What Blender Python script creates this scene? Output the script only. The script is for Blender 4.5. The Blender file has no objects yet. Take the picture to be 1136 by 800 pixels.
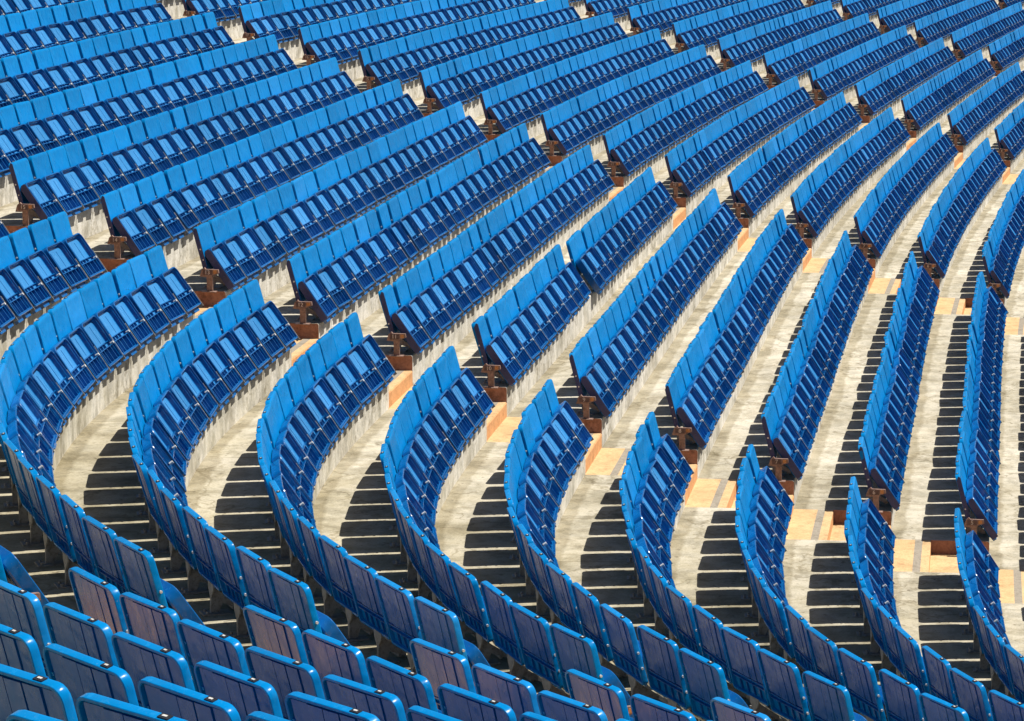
import bpy, bmesh, math, random
import numpy as np
from mathutils import Vector, Matrix, noise

random.seed(7)
scene = bpy.context.scene
col = scene.collection

# ------------------------------------------------------------------ camera
FPX, CX, CY, CZ, YAW, PITCH, ROLL = 3427.54585, -23.04008, -3.89241, 3.89989, 0.14492, 0.16834, -0.00912
fw = Vector((math.cos(YAW) * math.cos(PITCH), math.sin(YAW) * math.cos(PITCH), -math.sin(PITCH)))
rt = Vector((math.sin(YAW), -math.cos(YAW), 0))
up = rt.cross(fw)
r2 = rt * math.cos(ROLL) + up * math.sin(ROLL)
u2 = up * math.cos(ROLL) - rt * math.sin(ROLL)
cam_d = bpy.data.cameras.new('camera')
cam = bpy.data.objects.new('camera', cam_d)
col.objects.link(cam)
M = Matrix((r2, u2, -fw)).transposed().to_4x4()
M.translation = Vector((CX, CY, CZ))
cam.matrix_world = M
cam_d.sensor_width = 36.0
cam_d.lens = FPX / 1136.0 * 36.0
cam_d.clip_start = 0.1
cam_d.clip_end = 2000.0
scene.camera = cam

# ------------------------------------------------------------------ daylight
SUN_AZ, SUN_EL = 0.17, math.radians(62.0)          # azimuth measured from image right towards the far side
fh = Vector((math.cos(YAW), math.sin(YAW), 0))
sh = rt * math.cos(SUN_AZ) + fh * math.sin(SUN_AZ)
sdir = Vector((sh.x * math.cos(SUN_EL), sh.y * math.cos(SUN_EL), math.sin(SUN_EL)))
world = bpy.data.worlds.new('World')
scene.world = world
world.use_nodes = True
wn = world.node_tree
bg = wn.nodes['Background']
sky = wn.nodes.new('ShaderNodeTexSky')
sky.sky_type = 'NISHITA'
sky.sun_disc = False
sky.sun_elevation = SUN_EL
sky.sun_rotation = math.atan2(sh.x, sh.y)
sky.air_density = 0.45
sky.dust_density = 1.0
sky.ozone_density = 0.3
wn.links.new(sky.outputs['Color'], bg.inputs['Color'])
bg.inputs['Strength'].default_value = 0.06
sun_d = bpy.data.lights.new('sun', 'SUN')
sun_d.energy = 5.0
sun_d.angle = math.radians(0.5)
sun_d.color = (1.0, 0.955, 0.88)
sun = bpy.data.objects.new('sun', sun_d)
col.objects.link(sun)
sun.rotation_euler = sdir.to_track_quat('Z', 'Y').to_euler()
scene.view_settings.view_transform = 'Standard'
scene.view_settings.look = 'None'
scene.view_settings.exposure = 0.45
scene.view_settings.gamma = 1.0
scene.view_settings.use_curve_mapping = False

# ------------------------------------------------------------------ materials
def new_mat(name):
    m = bpy.data.materials.new(name)
    m.use_nodes = True
    nt = m.node_tree
    return m, nt, nt.nodes['Principled BSDF']

def N(nt, kind, **kw):
    n = nt.nodes.new(kind)
    for k, v in kw.items():
        setattr(n, k, v)
    return n

def noise_node(nt, scale, detail=4, rough=0.6, vec=None):
    n = N(nt, 'ShaderNodeTexNoise')
    n.inputs['Scale'].default_value = scale
    n.inputs['Detail'].default_value = detail
    n.inputs['Roughness'].default_value = rough
    if vec is not None:
        nt.links.new(vec, n.inputs['Vector'])
    return n

def ramp(nt, fac, stops):
    r = N(nt, 'ShaderNodeValToRGB')
    el = r.color_ramp.elements
    while len(el) < len(stops):
        el.new(0.5)
    for e, (p, c) in zip(el, stops):
        e.position = p
        e.color = (*c, 1)
    nt.links.new(fac, r.inputs['Fac'])
    return r

def mix(nt, fac, a, b, mode='MIX'):
    n = N(nt, 'ShaderNodeMix', data_type='RGBA', blend_type=mode)
    for sock, v in ((n.inputs[0], fac), (n.inputs[6], a), (n.inputs[7], b)):
        if hasattr(v, 'is_output'):
            nt.links.new(v, sock)
        elif isinstance(v, (int, float)):
            sock.default_value = v
        else:
            sock.default_value = (*v, 1)
    return n.outputs[2]

def plastic(name, base, dusty, rough=0.3, spec=0.45):
    m, nt, b = new_mat(name)
    geo = N(nt, 'ShaderNodeNewGeometry')
    pos = geo.outputs['Position']
    info = N(nt, 'ShaderNodeObjectInfo')
    at = N(nt, 'ShaderNodeAttribute', attribute_name='tint')
    add = N(nt, 'ShaderNodeMath', operation='ADD')
    nt.links.new(info.outputs['Random'], add.inputs[0])
    nt.links.new(at.outputs['Fac'], add.inputs[1])
    fr = N(nt, 'ShaderNodeMath', operation='FRACT')
    nt.links.new(add.outputs[0], fr.inputs[0])
    c0 = ramp(nt, fr.outputs[0], [(0, tuple(x * 0.80 for x in base)), (0.35, tuple(x * 0.93 for x in base)), (0.85, base), (0.95, tuple(x * 1.05 + 0.004 for x in base)), (1.0, tuple(x * 1.08 + 0.012 for x in base))]).outputs['Color']
    mp = N(nt, 'ShaderNodeMapping')
    mp.inputs['Scale'].default_value = (1, 1, 0.28)
    nt.links.new(pos, mp.inputs['Vector'])
    st = noise_node(nt, 26, 5, 0.65, mp.outputs['Vector'])
    fac = ramp(nt, st.outputs['Fac'], [(0.55, (0, 0, 0)), (0.74, (0.55, 0.55, 0.55))]).outputs['Color']
    c1 = mix(nt, fac, c0, dusty)
    sp = noise_node(nt, 160, 2, 0.5, pos)
    f2 = ramp(nt, sp.outputs['Fac'], [(0.70, (0, 0, 0)), (0.78, (0.5, 0.5, 0.5))]).outputs['Color']
    c2 = mix(nt, f2, c1, (0.42, 0.46, 0.5))
    nt.links.new(c2, b.inputs['Base Color'])
    rg = N(nt, 'ShaderNodeMapRange')
    rg.inputs['From Min'].default_value = 0.3
    rg.inputs['From Max'].default_value = 0.75
    rg.inputs['To Min'].default_value = rough - 0.08
    rg.inputs['To Max'].default_value = rough + 0.14
    nt.links.new(st.outputs['Fac'], rg.inputs['Value'])
    nt.links.new(rg.outputs['Result'], b.inputs['Roughness'])
    bn = noise_node(nt, 9, 2, 0.5, pos)
    bp = N(nt, 'ShaderNodeBump')
    bp.inputs['Strength'].default_value = 0.5
    bp.inputs['Distance'].default_value = 0.02
    nt.links.new(bn.outputs['Fac'], bp.inputs['Height'])
    nt.links.new(bp.outputs['Normal'], b.inputs['Normal'])
    b.inputs['IOR'].default_value = 1.5
    b.inputs['Specular IOR Level'].default_value = spec
    return m

BLUE = (0.0002, 0.192, 0.49)
mat_blue = plastic('blue_plastic', BLUE, (0.03, 0.27, 0.56), 0.22, 0.12)
mat_front = plastic('blue_plastic_weathered_front', (0.0002, 0.196, 0.51), (0.03, 0.27, 0.57), 0.32, 0.06)
mat_rear = plastic('blue_plastic_shaded_rear', (0.001, 0.105, 0.37), (0.012, 0.15, 0.42), 0.28, 0.4)  # darker copy of the seat blue, painting shade onto the backrest's rear
mat_floor = plastic('blue_plastic_sky_sheen', (0.04, 0.23, 0.52), (0.09, 0.29, 0.56), 0.22, 0.6)  # paler pan floor: reflected sky light put into the base colour
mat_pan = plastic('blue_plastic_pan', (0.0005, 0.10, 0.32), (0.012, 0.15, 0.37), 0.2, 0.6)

def concrete(name, a, b_, riser=False, rough=0.9, joint=0, jamt=0.5):
    m, nt, b = new_mat(name)
    geo = N(nt, 'ShaderNodeNewGeometry')
    pos = geo.outputs['Position']
    big = noise_node(nt, 0.55, 5, 0.6, pos)
    c = ramp(nt, big.outputs['Fac'], [(0.34, a), (0.62, b_)]).outputs['Color']
    mid = noise_node(nt, 5.5, 6, 0.7, pos)
    f = ramp(nt, mid.outputs['Fac'], [(0.40, (0.62, 0.62, 0.60)), (0.56, (1, 1, 1))]).outputs['Color']
    c = mix(nt, 0.75, c, f, 'MULTIPLY')
    fine = noise_node(nt, 70, 4, 0.7, pos)
    f = ramp(nt, fine.outputs['Fac'], [(0.32, (0.70, 0.70, 0.68)), (0.52, (1, 1, 1)), (0.75, (1.1, 1.1, 1.1))]).outputs['Color']
    c = mix(nt, 0.7, c, f, 'MULTIPLY')
    if riser:
        mp = N(nt, 'ShaderNodeMapping')
        mp.inputs['Scale'].default_value = (1, 1, 0.12)
        nt.links.new(pos, mp.inputs['Vector'])
        s = noise_node(nt, 11, 5, 0.7, mp.outputs['Vector'])
        f = ramp(nt, s.outputs['Fac'], [(0.36, (0.66, 0.64, 0.59)), (0.55, (1, 1, 1))]).outputs['Color']
        c = mix(nt, 0.55, c, f, 'MULTIPLY')
    sep = N(nt, 'ShaderNodeSeparateXYZ')
    nt.links.new(pos, sep.inputs[0])
    mr = N(nt, 'ShaderNodeMapRange')
    mr.inputs['From Min'].default_value = -5.0
    mr.inputs['From Max'].default_value = 7.0
    nt.links.new(sep.outputs['X'], mr.inputs['Value'])
    old = noise_node(nt, 1.6, 5, 0.7, pos)
    ad = N(nt, 'ShaderNodeMath', operation='ADD')
    nt.links.new(mr.outputs['Result'], ad.inputs[0])
    nt.links.new(old.outputs['Fac'], ad.inputs[1])
    f = ramp(nt, ad.outputs[0], [(0.30, (0.74, 0.71, 0.58)), (0.95, (1, 1, 1))]).outputs['Color']
    c = mix(nt, 1.0, c, f, 'MULTIPLY')
    st = noise_node(nt, 2.3, 8, 0.75, pos)
    st.inputs['Distortion'].default_value = 0.6
    f = ramp(nt, st.outputs['Fac'], [(0.38, (0.58, 0.54, 0.45)), (0.47, (0.88, 0.86, 0.8)), (0.55, (1, 1, 1))]).outputs['Color']
    c = mix(nt, 0.62, c, f, 'MULTIPLY')
    vor = N(nt, 'ShaderNodeTexVoronoi', feature='DISTANCE_TO_EDGE')
    vor.inputs['Scale'].default_value = 0.75
    wv = noise_node(nt, 2.2, 4, 0.6, pos)
    vm = N(nt, 'ShaderNodeVectorMath', operation='MULTIPLY_ADD')
    nt.links.new(wv.outputs['Color'], vm.inputs[0])
    vm.inputs[1].default_value = (0.9, 0.9, 0.9)
    nt.links.new(pos, vm.inputs[2])
    nt.links.new(vm.outputs[0], vor.inputs['Vector'])
    f = ramp(nt, vor.outputs['Distance'], [(0.0, (0.5, 0.47, 0.4)), (0.007, (0.6, 0.57, 0.5)), (0.014, (1, 1, 1))]).outputs['Color']
    c = mix(nt, 0.6, c, f, 'MULTIPLY')
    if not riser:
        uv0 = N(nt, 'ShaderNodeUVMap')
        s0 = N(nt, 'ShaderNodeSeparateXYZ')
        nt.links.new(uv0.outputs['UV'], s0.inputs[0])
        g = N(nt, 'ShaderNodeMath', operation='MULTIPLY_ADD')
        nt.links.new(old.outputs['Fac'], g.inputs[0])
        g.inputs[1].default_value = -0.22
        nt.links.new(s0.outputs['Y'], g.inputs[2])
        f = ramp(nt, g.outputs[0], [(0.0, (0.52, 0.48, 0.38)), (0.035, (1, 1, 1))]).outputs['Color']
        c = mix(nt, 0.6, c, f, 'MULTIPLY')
    spots = noise_node(nt, 17, 2, 0.5, pos)
    f = ramp(nt, spots.outputs['Fac'], [(0.66, (1, 1, 1)), (0.72, (0.45, 0.42, 0.38))]).outputs['Color']
    c = mix(nt, 0.7, c, f, 'MULTIPLY')
    if joint:
        uvn = N(nt, 'ShaderNodeUVMap')
        su = N(nt, 'ShaderNodeSeparateXYZ')
        nt.links.new(uvn.outputs['UV'], su.inputs[0])
        wob = noise_node(nt, 3.0, 2, 0.5, pos)
        ma = N(nt, 'ShaderNodeMath', operation='MULTIPLY_ADD')
        nt.links.new(wob.outputs['Fac'], ma.inputs[0])
        ma.inputs[1].default_value = 0.10
        nt.links.new(su.outputs['X'], ma.inputs[2])
        dv = N(nt, 'ShaderNodeMath', operation='DIVIDE')
        nt.links.new(ma.outputs[0], dv.inputs[0])
        dv.inputs[1].default_value = joint
        fr = N(nt, 'ShaderNodeMath', operation='FRACT')
        nt.links.new(dv.outputs[0], fr.inputs[0])
        w_ = 0.018 / joint
        f = ramp(nt, fr.outputs[0], [(0.0, (0.55, 0.53, 0.48)), (w_, (0.6, 0.58, 0.53)), (w_ * 1.6, (1, 1, 1))]).outputs['Color']
        c = mix(nt, jamt, c, f, 'MULTIPLY')
    nt.links.new(c, b.inputs['Base Color'])
    b.inputs['Roughness'].default_value = rough
    b.inputs['Specular IOR Level'].default_value = 0.25
    bp = N(nt, 'ShaderNodeBump')
    bp.inputs['Strength'].default_value = 0.35
    bp.inputs['Distance'].default_value = 0.01
    nt.links.new(fine.outputs['Fac'], bp.inputs['Height'])
    nt.links.new(bp.outputs['Normal'], b.inputs['Normal'])
    return m

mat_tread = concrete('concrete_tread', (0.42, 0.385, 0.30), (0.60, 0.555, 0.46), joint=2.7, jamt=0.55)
mat_riser = concrete('concrete_riser', (0.68, 0.65, 0.585), (0.80, 0.77, 0.70), riser=True, joint=0.62, jamt=0.28)

def paint(name, c0, c1, scale=6, rough=0.7):
    m, nt, b = new_mat(name)
    geo = N(nt, 'ShaderNodeNewGeometry')
    n1 = noise_node(nt, scale, 6, 0.7, geo.outputs['Position'])
    c = ramp(nt, n1.outputs['Fac'], [(0.36, c0), (0.6, c1)]).outputs['Color']
    n2 = noise_node(nt, 60, 3, 0.7, geo.outputs['Position'])
    f = ramp(nt, n2.outputs['Fac'], [(0.34, (0.62, 0.6, 0.56)), (0.52, (1, 1, 1))]).outputs['Color']
    c = mix(nt, 0.65, c, f, 'MULTIPLY')
    n3 = noise_node(nt, 9, 7, 0.78, geo.outputs['Position'])
    f = ramp(nt, n3.outputs['Fac'], [(0.36, (0.6, 0.56, 0.5)), (0.48, (1, 1, 1))]).outputs['Color']
    c = mix(nt, 0.7, c, f, 'MULTIPLY')
    nt.links.new(c, b.inputs['Base Color'])
    b.inputs['Roughness'].default_value = rough
    return m

mat_peach = paint('peach_step_paint', (0.52, 0.34, 0.165), (0.66, 0.445, 0.225), 4, 0.8)
mat_orange = paint('orange_step_paint', (0.55, 0.27, 0.11), (0.66, 0.35, 0.15), 7, 0.8)
mat_redside = paint('red_brown_paint', (0.26, 0.12, 0.08), (0.38, 0.185, 0.125), 18, 0.8)
mat_grip = paint('grey_grip_strip', (0.26, 0.23, 0.18), (0.33, 0.29, 0.23), 20, 0.9)
mat_rust = paint('rusty_brown_steel', (0.17, 0.11, 0.09), (0.32, 0.205, 0.165), 40, 0.6)
mat_ochre = paint('ochre_plate', (0.45, 0.19, 0.06), (0.55, 0.25, 0.08), 40, 0.5)
mat_plate = paint('dark_number_plate', (0.075, 0.04, 0.04), (0.12, 0.07, 0.065), 60, 0.45)
mat_digit = paint('pale_numeral', (0.62, 0.55, 0.5), (0.72, 0.66, 0.6), 60, 0.6)
mat_steel = paint('grey_galvanised_steel', (0.24, 0.23, 0.21), (0.35, 0.335, 0.31), 30, 0.5)
mat_cap = paint('pale_plastic_cap', (0.62, 0.62, 0.6), (0.75, 0.75, 0.72), 40, 0.35)
mat_tag = paint('black_number_tag', (0.012, 0.012, 0.015), (0.03, 0.03, 0.032), 40, 0.4)
mat_ground = concrete('ground_concrete', (0.25, 0.24, 0.2), (0.33, 0.31, 0.26))

# ------------------------------------------------------------------ plan of the bowl
DEPTH, RISE, RISE2 = 0.77807, 0.24323, -0.002071
KNOT = np.array([-14.0, -9.0, -6.0, -3.0, 0.0, 4.0, 9.0, 16.0, 26.0, 40.0, 62.0])
KAPPA = np.array([-0.07488, -0.07514, -0.09951, -0.06269, -0.00962, 0.00116, -0.00205, -0.00632, -0.00251, -0.00166, -0.00087])
DS = 0.05
SG = np.arange(-17.0, 76.0, DS)
kap = np.interp(SG, KNOT, KAPPA)
th = np.concatenate([[0], np.cumsum((kap[1:] + kap[:-1]) / 2 * DS)])
i0 = int(np.argmin(abs(SG)))
th -= th[i0]
px = np.concatenate([[0], np.cumsum((np.cos(th[1:]) + np.cos(th[:-1])) / 2 * DS)])
py = np.concatenate([[0], np.cumsum((np.sin(th[1:]) + np.sin(th[:-1])) / 2 * DS)])
px -= px[i0]
py -= py[i0]
DROP = 0.515            # backrest top above its own concrete step
FRONT = 0.276           # riser plane, forward of the backrest's top line

def ztop(k):
    e = k - 4
    return -(RISE * e + RISE2 * e * e)

def ztread(k):
    return ztop(k) - DROP

def plan(k, s, f=0.0):
    x, y, t = np.interp(s, SG, px), np.interp(s, SG, py), np.interp(s, SG, th)
    e = DEPTH * (k - 4) + f
    return x + e * np.sin(t), y - e * np.cos(t), t

def arc(k):
    X, Y, _ = plan(k, SG)
    return np.concatenate([[0], np.cumsum(np.hypot(np.diff(X), np.diff(Y)))])

# aisles: (lower edge, slope per row), (upper edge, slope per row) in the reference arc
AISLES = [((-9.98, -0.013), (-8.93, 0.06)),
          ((0.3365, -0.0302), (1.3761, -0.0138)),
          ((13.4749, -0.0493), (14.708, -0.0296)),
          ((27.4699, -0.051), (28.8418, -0.0229)),
          ((41.005, -0.0243), (42.2944, -0.0274)),
          ((54.6, -0.025), (55.9, -0.025))]

def aisle(j, k):
    (a, b), (c, d) = AISLES[j]
    return a + b * (k - 4), c + d * (k - 4)

def project(p):
    q = Vector(p) - Vector((CX, CY, CZ))
    z = q.dot(fw)
    if z < 0.5:
        return None
    return 568 + FPX * q.dot(r2) / z, 400 - FPX * q.dot(u2) / z, z

# ------------------------------------------------------------------ helpers
def link(o, parent=None):
    col.objects.link(o)
    if parent is not None:
        o.parent = parent
    return o

def tag(o, label, cat, group=None, kind=None):
    if label:
        o['label'] = label
    if cat:
        o['category'] = cat
    if group:
        o['group'] = group
    if kind:
        o['kind'] = kind
    return o

def finish(bm, name, mats, angle=32):
    bmesh.ops.recalc_face_normals(bm, faces=bm.faces)
    lim = math.radians(angle)
    for e in bm.edges:
        if len(e.link_faces) == 2:
            e.smooth = e.calc_face_angle(0) < lim
    for f in bm.faces:
        f.smooth = True
    me = bpy.data.meshes.new(name)
    bm.to_mesh(me)
    bm.free()
    for m in mats:
        me.materials.append(m)
    return me

def box(bm, x0, x1, y0, y1, z0, z1, fn=None, mi=0):
    vs = [bm.verts.new((fn((x, y, z)) if fn else (x, y, z))) for x in (x0, x1) for y in (y0, y1) for z in (z0, z1)]
    for q in ((0, 1, 3, 2), (4, 6, 7, 5), (0, 4, 5, 1), (2, 3, 7, 6), (0, 2, 6, 4), (1, 5, 7, 3)):
        f = bm.faces.new([vs[i] for i in q])
        f.material_index = mi

def prism(bm, pts, a, b, fn, mi=0):
    A = [bm.verts.new(fn((p[0], p[1], a))) for p in pts]
    B = [bm.verts.new(fn((p[0], p[1], b))) for p in pts]
    n = len(pts)
    for f in ([bm.faces.new(A), bm.faces.new(B[::-1])] + [bm.faces.new((A[i], A[(i + 1) % n], B[(i + 1) % n], B[i])) for i in range(n)]):
        f.material_index = mi

def disc(bm, c, axis, r, h, n=8, mi=0):
    axis = Vector(axis).normalized()
    t = axis.orthogonal().normalized()
    b = axis.cross(t)
    c = Vector(c)
    A = [bm.verts.new(c + r * (math.cos(2 * math.pi * i / n) * t + math.sin(2 * math.pi * i / n) * b)) for i in range(n)]
    B = [bm.verts.new(v.co + axis * h) for v in A]
    bm.faces.new(A)
    bm.faces.new(B[::-1])
    for i in range(n):
        bm.faces.new((A[i], A[(i + 1) % n], B[(i + 1) % n], B[i]))

def rrect(hw_b, hw_t, v0, v1, rb, rt_, n=4):
    pts = []
    for cx, cv, r, a0 in ((hw_b - rb, v0 + rb, rb, -90), (hw_t - rt_, v1 - rt_, rt_, 0), (-(hw_t - rt_), v1 - rt_, rt_, 90), (-(hw_b - rb), v0 + rb, rb, 180)):
        for i in range(n + 1):
            a = math.radians(a0 + 90 * i / n)
            pts.append((cx + r * math.cos(a), cv + r * math.sin(a)))
    return pts

def loops(bm, specs, fn):
    """specs: list of (outline points, w); bridges them and caps both ends."""
    prev = None
    rings = []
    for pts, w in specs:
        ring = [bm.verts.new(fn((p[0], p[1], w))) for p in pts]
        if prev:
            n = len(ring)
            for i in range(n):
                bm.faces.new((prev[i], prev[(i + 1) % n], ring[(i + 1) % n], ring[i]))
        prev = ring
        rings.append(ring)
    bm.faces.new(rings[0])
    bm.faces.new(rings[-1][::-1])
    return rings

# seat frame: x along the row, y backwards, z up from the concrete step; f = forward of the backrest's top line
F0 = 0.12
def loc(x, f, z):
    return (x, F0 - f, z + DROP)

class Plane:
    """a slanted panel: v runs up the slope, w along the outward (forward, up) normal"""
    def __init__(s, top, bottom):
        s.b = bottom
        df, dz = top[0] - bottom[0], top[1] - bottom[1]
        s.L = math.hypot(df, dz)
        s.v = (df / s.L, dz / s.L)
        s.n = (s.v[1], -s.v[0])
    def __call__(s, p):
        x, v, w = p
        return loc(x, s.b[0] + s.v[0] * v + s.n[0] * w, s.b[1] + s.v[1] * v + s.n[1] * w)

back = Plane((0.0, 0.0), (0.093, -0.362))
pan = Plane((0.138, -0.160), (0.342, -0.462))
SW = 0.2225              # half width of a seat

def backrest_mesh():
    bm = bmesh.new()
    L = back.L
    o = lambda d, rr=0.0: rrect(SW - 0.004 - d, SW - d, d, L - d, max(0.004, 0.02 - d), max(0.006, 0.042 - d))
    T = 0.035
    loops(bm, [(o(0.055), 0.020), (o(0.014), 0.020), (o(0.012), 0.002), (o(0.009), 0.0), (o(0.0015), 0.0), (o(0.0), 0.002),
               (o(0.0), T - 0.010), (o(0.003), T - 0.003), (o(0.010), T), (o(0.03), T - 0.002), (o(0.075), T - 0.005), (o(0.13), T - 0.007)], back)
    # rear panel: raised slats with grooves between them, cross ribs low down
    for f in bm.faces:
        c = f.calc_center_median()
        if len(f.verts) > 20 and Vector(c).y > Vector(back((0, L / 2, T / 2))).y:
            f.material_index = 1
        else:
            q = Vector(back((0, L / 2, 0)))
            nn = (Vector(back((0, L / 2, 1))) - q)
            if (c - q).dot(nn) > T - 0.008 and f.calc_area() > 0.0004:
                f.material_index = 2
    xs = [-0.2, -0.125, -0.045, 0.035, 0.115, 0.2]
    for a, b in zip(xs[:-1], xs[1:]):
        bow = 0.010 * (1 - ((a + b) / 0.4) ** 2)
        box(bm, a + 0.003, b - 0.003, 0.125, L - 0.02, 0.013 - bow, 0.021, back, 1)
    for v in (0.085, 0.112):
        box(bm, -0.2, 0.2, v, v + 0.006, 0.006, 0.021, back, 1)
    for x in (-0.12, -0.04, 0.04, 0.12):
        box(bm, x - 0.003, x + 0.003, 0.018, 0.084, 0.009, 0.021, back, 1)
    for v in (0.17, 0.22, 0.27):
        box(bm, SW - 0.024, SW - 0.013, v, v + 0.012, 0.006, 0.021, back)
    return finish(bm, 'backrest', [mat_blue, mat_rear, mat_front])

def pan_mesh():
    bm = bmesh.new()
    L = pan.L
    o = lambda d: rrect(SW - 0.002 - d, SW - 0.006 - d, d, L - d, max(0.004, 0.02 - d), max(0.006, 0.05 - d))
    D = -0.068
    loops(bm, [(o(0.03), D - 0.004), (o(0.008), D), (o(0.0), D + 0.008), (o(0.0), -0.004), (o(0.003), 0.0), (o(0.011), 0.0), (o(0.013), -0.014),
               (o(0.018), -0.015), (o(0.022), -0.041), (o(0.030), -0.044)], pan)
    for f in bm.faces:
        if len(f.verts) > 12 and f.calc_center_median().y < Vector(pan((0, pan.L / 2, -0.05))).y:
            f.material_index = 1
    v1 = 0.118
    box(bm, -0.2, 0.2, v1, v1 + 0.007, -0.05, -0.012, pan)
    box(bm, -0.2, 0.2, v1 + 0.035, v1 + 0.041, -0.05, -0.026, pan)
    for x, v0, va, w in ((-0.13, 0.02, v1, -0.008), (-0.045, 0.02, v1, -0.014), (0.045, 0.02, v1, -0.014), (0.13, 0.02, v1, -0.008),
                         (-0.17, v1, v1 + 0.036, -0.02), (-0.08, v1, v1 + 0.036, -0.02), (0.0, v1, v1 + 0.036, -0.02), (0.08, v1, v1 + 0.036, -0.02)):
        box(bm, x - 0.004, x + 0.004, v0, va, -0.05, w - 0.006, pan)
    for x in (-0.07, 0.07):
        box(bm, x - 0.0025, x + 0.0025, v1 + 0.05 + 0.012 * (abs(x) > 0.1), pan.L - 0.055, -0.05, -0.0420, pan)
    # two hinge lobes below the front edge leave a notch in the middle
    for s in (-1, 1):
        prism(bm, [(s * 0.035, 0.012), (s * 0.2, 0.012), (s * 0.19, -0.034), (s * 0.045, -0.034)], -0.062, -0.034, pan)
    return finish(bm, 'seat_pan', [mat_pan, mat_floor])

def leg_mesh():
    bm = bmesh.new()
    x = -0.05
    fz = lambda p: loc(p[0], p[2], p[1])
    prism(bm, [(x - 0.055, -0.352), (x + 0.055, -0.352), (x + 0.05, -0.385), (x + 0.014, -0.425), (x + 0.013, -DROP + 0.008), (x - 0.013, -DROP + 0.008), (x - 0.014, -0.425), (x - 0.05, -0.385)], 0.088, 0.096, fz)
    side = lambda p: loc(p[2], p[0], p[1])
    prism(bm, [(0.096, -0.36), (0.13, -0.395), (0.24, -0.47), (0.24, -0.495), (0.15, -0.46), (0.13, -DROP + 0.008), (0.096, -DROP + 0.008)], x - 0.012, x + 0.012, side)
    box(bm, 0.2455, 0.2525, -0.02, 0.19, -0.035, -0.004, pan)
    box(bm, x + 0.012, 0.2465, F0 - 0.222, F0 - 0.208, 0.012, 0.03)
    box(bm, x - 0.05, x + 0.05, F0 - 0.19, F0 - 0.04, 0.0, 0.008)
    for sx in (-0.03, 0.03):
        disc(bm, loc(x + sx, 0.065, -DROP + 0.008), (0, 0, 1), 0.010, 0.012, 6)
    return finish(bm, 'support_leg', [mat_steel])

def tag_mesh():
    bm = bmesh.new()
    L = back.L
    box(bm, -0.140, -0.100, L, L + 0.003, 0.007, 0.026, back, 0)
    box(bm, -0.127, -0.110, L + 0.003, L + 0.0042, 0.014, 0.021, back, 1)
    return finish(bm, 'number_tag', [mat_tag, mat_cap])

def cap_mesh():
    bm = bmesh.new()
    c = Vector(pan((0.196, 0.128, -0.02)))
    a = Vector(pan((0.196, 0.128, 0.0))) - c
    disc(bm, c, a, 0.010, 0.026, 10)
    return finish(bm, 'hinge_cap', [mat_cap])

def bolt_mesh(v, side):
    bm = bmesh.new()
    x = SW * side
    c = Vector(back((x - side * 0.003, v, 0.0175)))
    disc(bm, c, (side, 0, 0), 0.007, 0.010, 8)
    return finish(bm, 'bolt', [mat_cap])

ME = {'backrest': backrest_mesh(), 'seat_pan': pan_mesh(), 'support_leg': leg_mesh(), 'number_tag': tag_mesh(), 'hinge_cap': cap_mesh(),
      'bolt_a': bolt_mesh(0.10, -1), 'bolt_b': bolt_mesh(0.19, -1)}

def make_seat(name):
    root = bpy.data.objects.new(name, None)
    root.empty_display_size = 0.1
    link(root)
    b = link(bpy.data.objects.new('backrest', ME['backrest']), root)
    p = link(bpy.data.objects.new('seat_pan', ME['seat_pan']), root)
    link(bpy.data.objects.new('support_leg', ME['support_leg']), root)
    link(bpy.data.objects.new('number_tag', ME['number_tag']), b)
    link(bpy.data.objects.new('bolt', ME['bolt_a']), b)
    link(bpy.data.objects.new('bolt', ME['bolt_b']), b)
    link(bpy.data.objects.new('hinge_cap', ME['hinge_cap']), p)
    return root

def copy_tree(o, parent=None):
    c = o.copy()
    link(c, parent)
    for ch in list(o.children):
        copy_tree(ch, c)
    return c

# ------------------------------------------------------------------ concrete terraces and painted stairs
K0, K1 = -6, 13
S0, S1 = -16.5, 75.0
BACK = FRONT - DEPTH
NOTCH = FRONT - 0.46

def strip(name, segs, mats, kind='structure'):
    """segs: list of (k, list of s, [(f, z, material for the face to the next point)])"""
    bm = bmesh.new()
    uv = bm.loops.layers.uv.new('UVMap')
    for k, ss, prof in segs:
        prev = None
        for s in ss:
            ring = []
            for f, z, _ in prof:
                x, y, _t = plan(k, s, f)
                ring.append(bm.verts.new((x, y, z)))
            if prev:
                for i in range(len(prof) - 1):
                    fc = bm.faces.new((prev[i], ring[i], ring[i + 1], prev[i + 1]))
                    fc.material_index = prof[i][2]
                    for lp, (uu, vv) in zip(fc.loops, ((ps, i), (s, i), (s, i + 1), (ps, i + 1))):
                        lp[uv].uv = (uu, vv)
            prev = ring
            ps = s
    me = bpy.data.meshes.new(name)
    bmesh.ops.recalc_face_normals(bm, faces=bm.faces)
    bm.to_mesh(me)
    bm.free()
    for m in mats:
        me.materials.append(m)
    o = link(bpy.data.objects.new(name, me))
    if kind:
        o['kind'] = kind
    return o

def srange(a, b, step=0.3):
    n = max(1, int(math.ceil((b - a) / step)))
    return [a + (b - a) * i / n for i in range(n + 1)]

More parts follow.
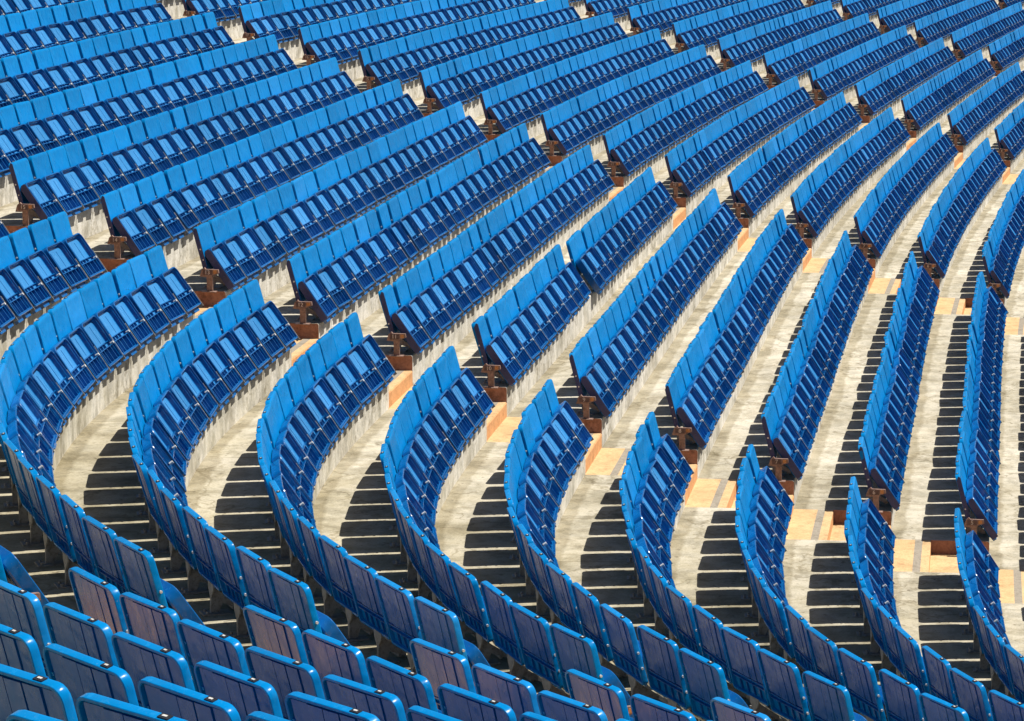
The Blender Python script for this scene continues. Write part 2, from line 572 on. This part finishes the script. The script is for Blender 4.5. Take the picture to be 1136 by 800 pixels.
for k in range(K0, K1 + 1):
    T, Lz = ztread(k), ztread(k + 1)
    cuts = [aisle(j, k) for j in range(len(AISLES))]
    edges = [S0] + [e for c in cuts for e in c] + [S1]
    prof = [(BACK, T, 0), (FRONT - 0.012, T, 1), (FRONT - 0.003, T - 0.004, 1), (FRONT, T - 0.014, 1), (FRONT, Lz, 1)]
    segs = [(k, srange(edges[i], edges[i + 1]), prof) for i in range(0, len(edges), 2)]
    strip('terrace_step', segs, [mat_tread, mat_riser])
    h = (T + Lz) / 2
    sp = [(BACK, T, 0), (NOTCH - 0.125, T, 2), (NOTCH - 0.065, T, 0), (NOTCH - 0.006, T, 0), (NOTCH, T - 0.008, 1), (NOTCH, h, 0),
          (FRONT - 0.125, h, 2), (FRONT - 0.065, h, 0), (FRONT - 0.008, h, 1), (FRONT, h - 0.01, 1), (FRONT, Lz, 0)]
    for j, (a, b) in enumerate(cuts):
        o = strip('painted_stair', [(k, srange(a, b), sp)], [mat_peach, mat_orange, mat_grip])
        # the cut sides of the step, painted red brown
        bm = bmesh.new()
        for s in (a, b):
            vs = []
            for f, z in ((NOTCH, T), (FRONT - 0.012, T), (FRONT, T - 0.014), (FRONT, h), (NOTCH, h)):
                x, y, _t = plan(k, s, f)
                vs.append(bm.verts.new((x, y, z)))
            bm.faces.new(vs)
        me = bpy.data.meshes.new('stair_cheek')
        bm.to_mesh(me)
        bm.free()
        me.materials.append(mat_redside)
        ch = link(bpy.data.objects.new('stair_cheek', me))
        ch['kind'] = 'structure'

bm = bmesh.new()
zg = ztread(K1 + 1)
vs = [bm.verts.new((x, y, zg - 0.01)) for x, y in ((-500, -500), (500, -500), (500, 500), (-500, 500))]
bm.faces.new(vs)
me = bpy.data.meshes.new('ground')
bm.to_mesh(me)
bm.free()
me.materials.append(mat_ground)
link(bpy.data.objects.new('ground', me))['kind'] = 'structure'

# ------------------------------------------------------------------ where every seat stands
ORD = ['first', 'second', 'third', 'fourth', 'fifth', 'sixth', 'seventh', 'eighth', 'ninth', 'tenth', 'eleventh', 'twelfth', 'thirteenth',
       'fourteenth', 'fifteenth', 'sixteenth', 'seventeenth', 'eighteenth', 'nineteenth', 'twentieth']
ORD += ['twenty-' + o for o in ORD[:9]] + ['thirtieth'] + ['thirty-' + o for o in ORD[:9]]
spots = []              # depth, in frame, k, block, index, count, x, y, z, rotation
for k in range(K0, K1 + 1):
    A = arc(k)
    bounds = [S0 + 0.3]
    for j in range(len(AISLES)):
        bounds += list(aisle(j, k))
    bounds.append(S1 - 0.5)
    for blk in range(len(AISLES) + 1):
        a, b = np.interp(bounds[2 * blk], SG, A), np.interp(bounds[2 * blk + 1], SG, A)
        n = int(round((b - a) / 0.5))
        w = (b - a) / n
        if blk == 0:
            w = 0.5
        for i in range(n):
            mid = (b - (n - i - 0.5) * w) if blk == 0 else a + (i + 0.5) * w
            df = 0.0
            if k == 4 and blk == 2:                 # a row that was refixed: its two halves part in the middle
                h = n // 2 - 2
                if i < h:
                    df = -0.05 * (i / h) ** 2
                    mid -= 0.05 * i / h
                else:
                    mid += 0.05 * (n - 1 - i) / h
                    df = 0.02 * (n - 1 - i) / h
            s = np.interp(mid, A, SG)
            x, y, t = plan(k, s, F0 + df)
            zt = ztread(k)
            xt, yt, _ = plan(k, s, df)
            p = project((xt, yt, zt + 0.4))
            if p is None or not (-140 < p[0] < 1276 and -120 < p[1] < 940):
                continue
            inside = 0 < p[0] < 1136 and 8 < p[1] < 800
            spots.append((p[2], inside, k, blk, i, n, float(x), float(y), zt, float(t) + random.gauss(0, 0.017)))
spots.sort(key=lambda r: (not r[1], r[0]))
single, rest = spots[:300], spots[300:]

def place_name(k, blk, i, n):
    if blk == 0:
        return 'blue seat seen from behind, %s from the stairway, %s foreground row from bottom left' % (ORD[n - 1 - i], ORD[k - kmin])
    row = '%s curving row from the left' % ORD[k - 1] if k >= 1 else ('row at left edge above the curves' if k == 0 else 'uppermost row at far left')
    if blk == 1:
        if k >= 1 and i < 9:
            return 'blue seat curving away, %s above the lower stairway, %s' % (ORD[i], row)
        return 'blue folded seat, %s below the middle stairway, %s' % (ORD[n - 1 - i], row)
    return 'blue folded seat, %s beyond the middle stairway, %s' % (ORD[i], row)

kmin = min(r[2] for r in single if r[3] == 0)
proto = None
for (dep, ins, k, blk, i, n, x, y, z, t) in single:
    if proto is None:
        o = proto = make_seat('stadium_seat')
    else:
        o = copy_tree(proto)
    o.location = (x, y, z)
    o.rotation_euler = (random.gauss(0, 0.013), random.gauss(0, 0.008), t)
    tag(o, place_name(k, blk, i, n), 'seat', 'blue seats in curved rows')

# the many seats further off: one object
def merged(name, meshes, places):
    Vs, loops_, starts, totals, mi, smooth, tint = [], [], [], [], [], [], []
    mats = []
    base_v, base_l = 0, 0
    tmpl = []
    for me in meshes:
        n = len(me.vertices)
        co = np.empty(n * 3)
        me.vertices.foreach_get('co', co)
        lv = np.empty(len(me.loops), dtype=np.int64)
        me.loops.foreach_get('vertex_index', lv)
        ls = np.empty(len(me.polygons), dtype=np.int64)
        me.polygons.foreach_get('loop_start', ls)
        m_i = np.empty(len(me.polygons), dtype=np.int64)
        me.polygons.foreach_get('material_index', m_i)
        off = []
        for m in me.materials:
            if m not in mats:
                mats.append(m)
            off.append(mats.index(m))
        se = np.zeros(len(me.edges), dtype=bool)
        le = np.empty(len(me.loops), dtype=np.int64)
        me.loops.foreach_get('edge_index', le)
        tmpl.append((co.reshape(-1, 3), lv, ls, np.array(off)[m_i]))
    for (x, y, z, t) in places:
        c, s = math.cos(t), math.sin(t)
        R = np.array([[c, s, 0], [-s, c, 0], [0, 0, 1]])
        tx, ty = random.gauss(0, 0.013), random.gauss(0, 0.008)
        R = np.array([[1, 0, -ty], [0, 1, tx], [ty, -tx, 1]]) @ R
        r = random.random()
        for co, lv, ls, m_i in tmpl:
            Vs.append(co @ R + np.array([x, y, z]))
            loops_.append(lv + base_v)
            starts.append(ls + base_l)
            mi.append(m_i)
            tint.append(np.full(len(co), r))
            base_v += len(co)
            base_l += len(lv)
    V = np.concatenate(Vs)
    Lp = np.concatenate(loops_)
    St = np.concatenate(starts)
    me = bpy.data.meshes.new(name)
    me.vertices.add(len(V))
    me.vertices.foreach_set('co', V.ravel())
    me.loops.add(len(Lp))
    me.loops.foreach_set('vertex_index', Lp)
    me.polygons.add(len(St))
    me.polygons.foreach_set('loop_start', St)
    me.polygons.foreach_set('material_index', np.concatenate(mi))
    at = me.attributes.new('tint', 'FLOAT', 'POINT')
    at.data.foreach_set('value', np.concatenate(tint))
    for m in mats:
        me.materials.append(m)
    me.update(calc_edges=True)
    me.set_sharp_from_angle(angle=math.radians(32))
    return link(bpy.data.objects.new(name, me))

far = merged('stadium_seat', [ME[n] for n in ('backrest', 'seat_pan', 'support_leg', 'number_tag', 'hinge_cap')], [r[6:10] for r in rest])
tag(far, 'long rows of small blue folded seats filling the upper and far part of the stand', 'seats', None, 'stuff')

# ------------------------------------------------------------------ brown number brackets at the row ends
def bracket_post_mesh():
    bm = bmesh.new()
    fn = lambda p: loc(p[2], p[0], p[1])
    prism(bm, [(0.072, -0.388), (0.089, -0.335), (0.113, -0.314), (0.125, -0.328), (0.229, -0.330), (0.233, -0.360), (0.18, -0.380), (0.18, -0.392), (0.13, -0.392)], -0.012, 0.012, fn)
    prism(bm, [(0.130, -0.392), (0.178, -0.392), (0.178, -DROP + 0.006), (0.130, -DROP + 0.006)], -0.010, 0.010, fn)
    box(bm, -0.04, 0.04, F0 - 0.21, F0 - 0.09, 0, 0.006)
    return finish(bm, 'bracket_post', [mat_rust])

def side_mesh(pl, w0, w1, v0, v1):
    bm = bmesh.new()
    # thin sheet added over the end seat's flank, its dark colour painting shade
    prism(bm, [(v0, w0), (v1 - 0.03, w0), (v1, w0 + 0.02), (v1, w1 - 0.01), (v1 - 0.012, w1), (v0, w1)], -0.2195, -0.224, lambda p: pl((p[2], p[0], p[1])))
    for v in (0.3, 0.72):
        c = Vector(pl((-0.224, v0 + (v1 - v0) * v, (w0 + w1) / 2)))
        disc(bm, c, (-1, 0, 0), 0.007, 0.006, 8)
    return finish(bm, 'flank_shade_sheet', [mat_flank_shade])

mat_flank_shade = paint('dark_flank_shade', (0.024, 0.034, 0.12), (0.042, 0.05, 0.15), 14, 0.55)  # dark tone standing in for shade on the blue plastic flank

def slab_mesh(name, f0, f1, z0, z1, mat):
    bm = bmesh.new()
    fn = lambda p: loc(p[2], p[0], p[1])
    prism(bm, [(f0, z0), (f1, z0), (f1, z1), (f0, z1)], -0.016, -0.0125, fn)
    return finish(bm, name, [mat])

BR = {'post': bracket_post_mesh(), 'plate': slab_mesh('number_plate', 0.100, 0.176, -0.374, -0.334, mat_plate),
      'orange': slab_mesh('ochre_plate', 0.188, 0.216, -0.362, -0.336, mat_ochre)}

BR['side_a'] = side_mesh(back, 0.001, 0.038, -0.035, back.L - 0.004)
BR['side_b'] = side_mesh(pan, -0.060, -0.003, -0.012, pan.L - 0.004)

def text_mesh(txt):
    cu = bpy.data.curves.new('numeral', 'FONT')
    cu.body = txt
    cu.size = 0.046
    cu.extrude = 0.0008
    cu.align_x = 'CENTER'
    cu.align_y = 'CENTER'
    ob = bpy.data.objects.new('numeral', cu)
    link(ob)
    dg = bpy.context.evaluated_depsgraph_get()
    me = bpy.data.meshes.new_from_object(ob.evaluated_get(dg))
    bpy.data.objects.remove(ob)
    bpy.data.curves.remove(cu)
    # stand the writing upright on the plate, read from the aisle (from -x)
    for v in me.vertices:
        a, b, c = v.co
        v.co = Vector(loc(-0.0165 - c, 0.138 + a, -0.354 + b))
    me.materials.clear()
    me.materials.append(mat_digit)
    return me

AN = ['foreground', 'middle', 'second upper', 'third upper', 'fourth upper', 'fifth upper']
nums = {}
for j in range(len(AISLES)):
    for k in range(K0, K1 + 1):
        s = aisle(j, k)[1]
        x, y, t = plan(k, s, F0)
        x -= math.cos(t) * 0.0
        p = project((x, y, ztread(k) + 0.15))
        if p is None or not (-30 < p[0] < 1166 and -10 < p[1] < 830):
            continue
        num = str(14 - k)
        if num not in nums:
            nums[num] = text_mesh(num)
        root = link(bpy.data.objects.new('row_number_bracket', None))
        root.empty_display_size = 0.1
        link(bpy.data.objects.new('bracket_post', BR['post']), root)
        pl = link(bpy.data.objects.new('number_plate', BR['plate']), root)
        link(bpy.data.objects.new('numeral', nums[num]), pl)
        link(bpy.data.objects.new('ochre_plate', BR['orange']), root)
        if j > 0:
            A = arc(k)
            nb = aisle(j + 1, k)[0] if j + 1 < len(AISLES) else S1 - 0.5
            ln = np.interp(nb, SG, A) - np.interp(s, SG, A)
            wj = ln / int(round(ln / 0.5))
            for nm in ('side_a', 'side_b'):
                sp_ = link(bpy.data.objects.new('flank_shade_sheet', BR[nm]), root)
                sp_.location.x = 0.03 + wj / 2 - 0.0035
        root.location = (float(x - 0.03 * math.cos(t)), float(y - 0.03 * math.sin(t)), ztread(k))
        root.rotation_euler = (0, 0, float(t))
        tag(root, 'rusty brown steel bracket numbered %s at the row end on the %s stairway' % (num, AN[j]), 'bracket', 'number brackets at the row ends')
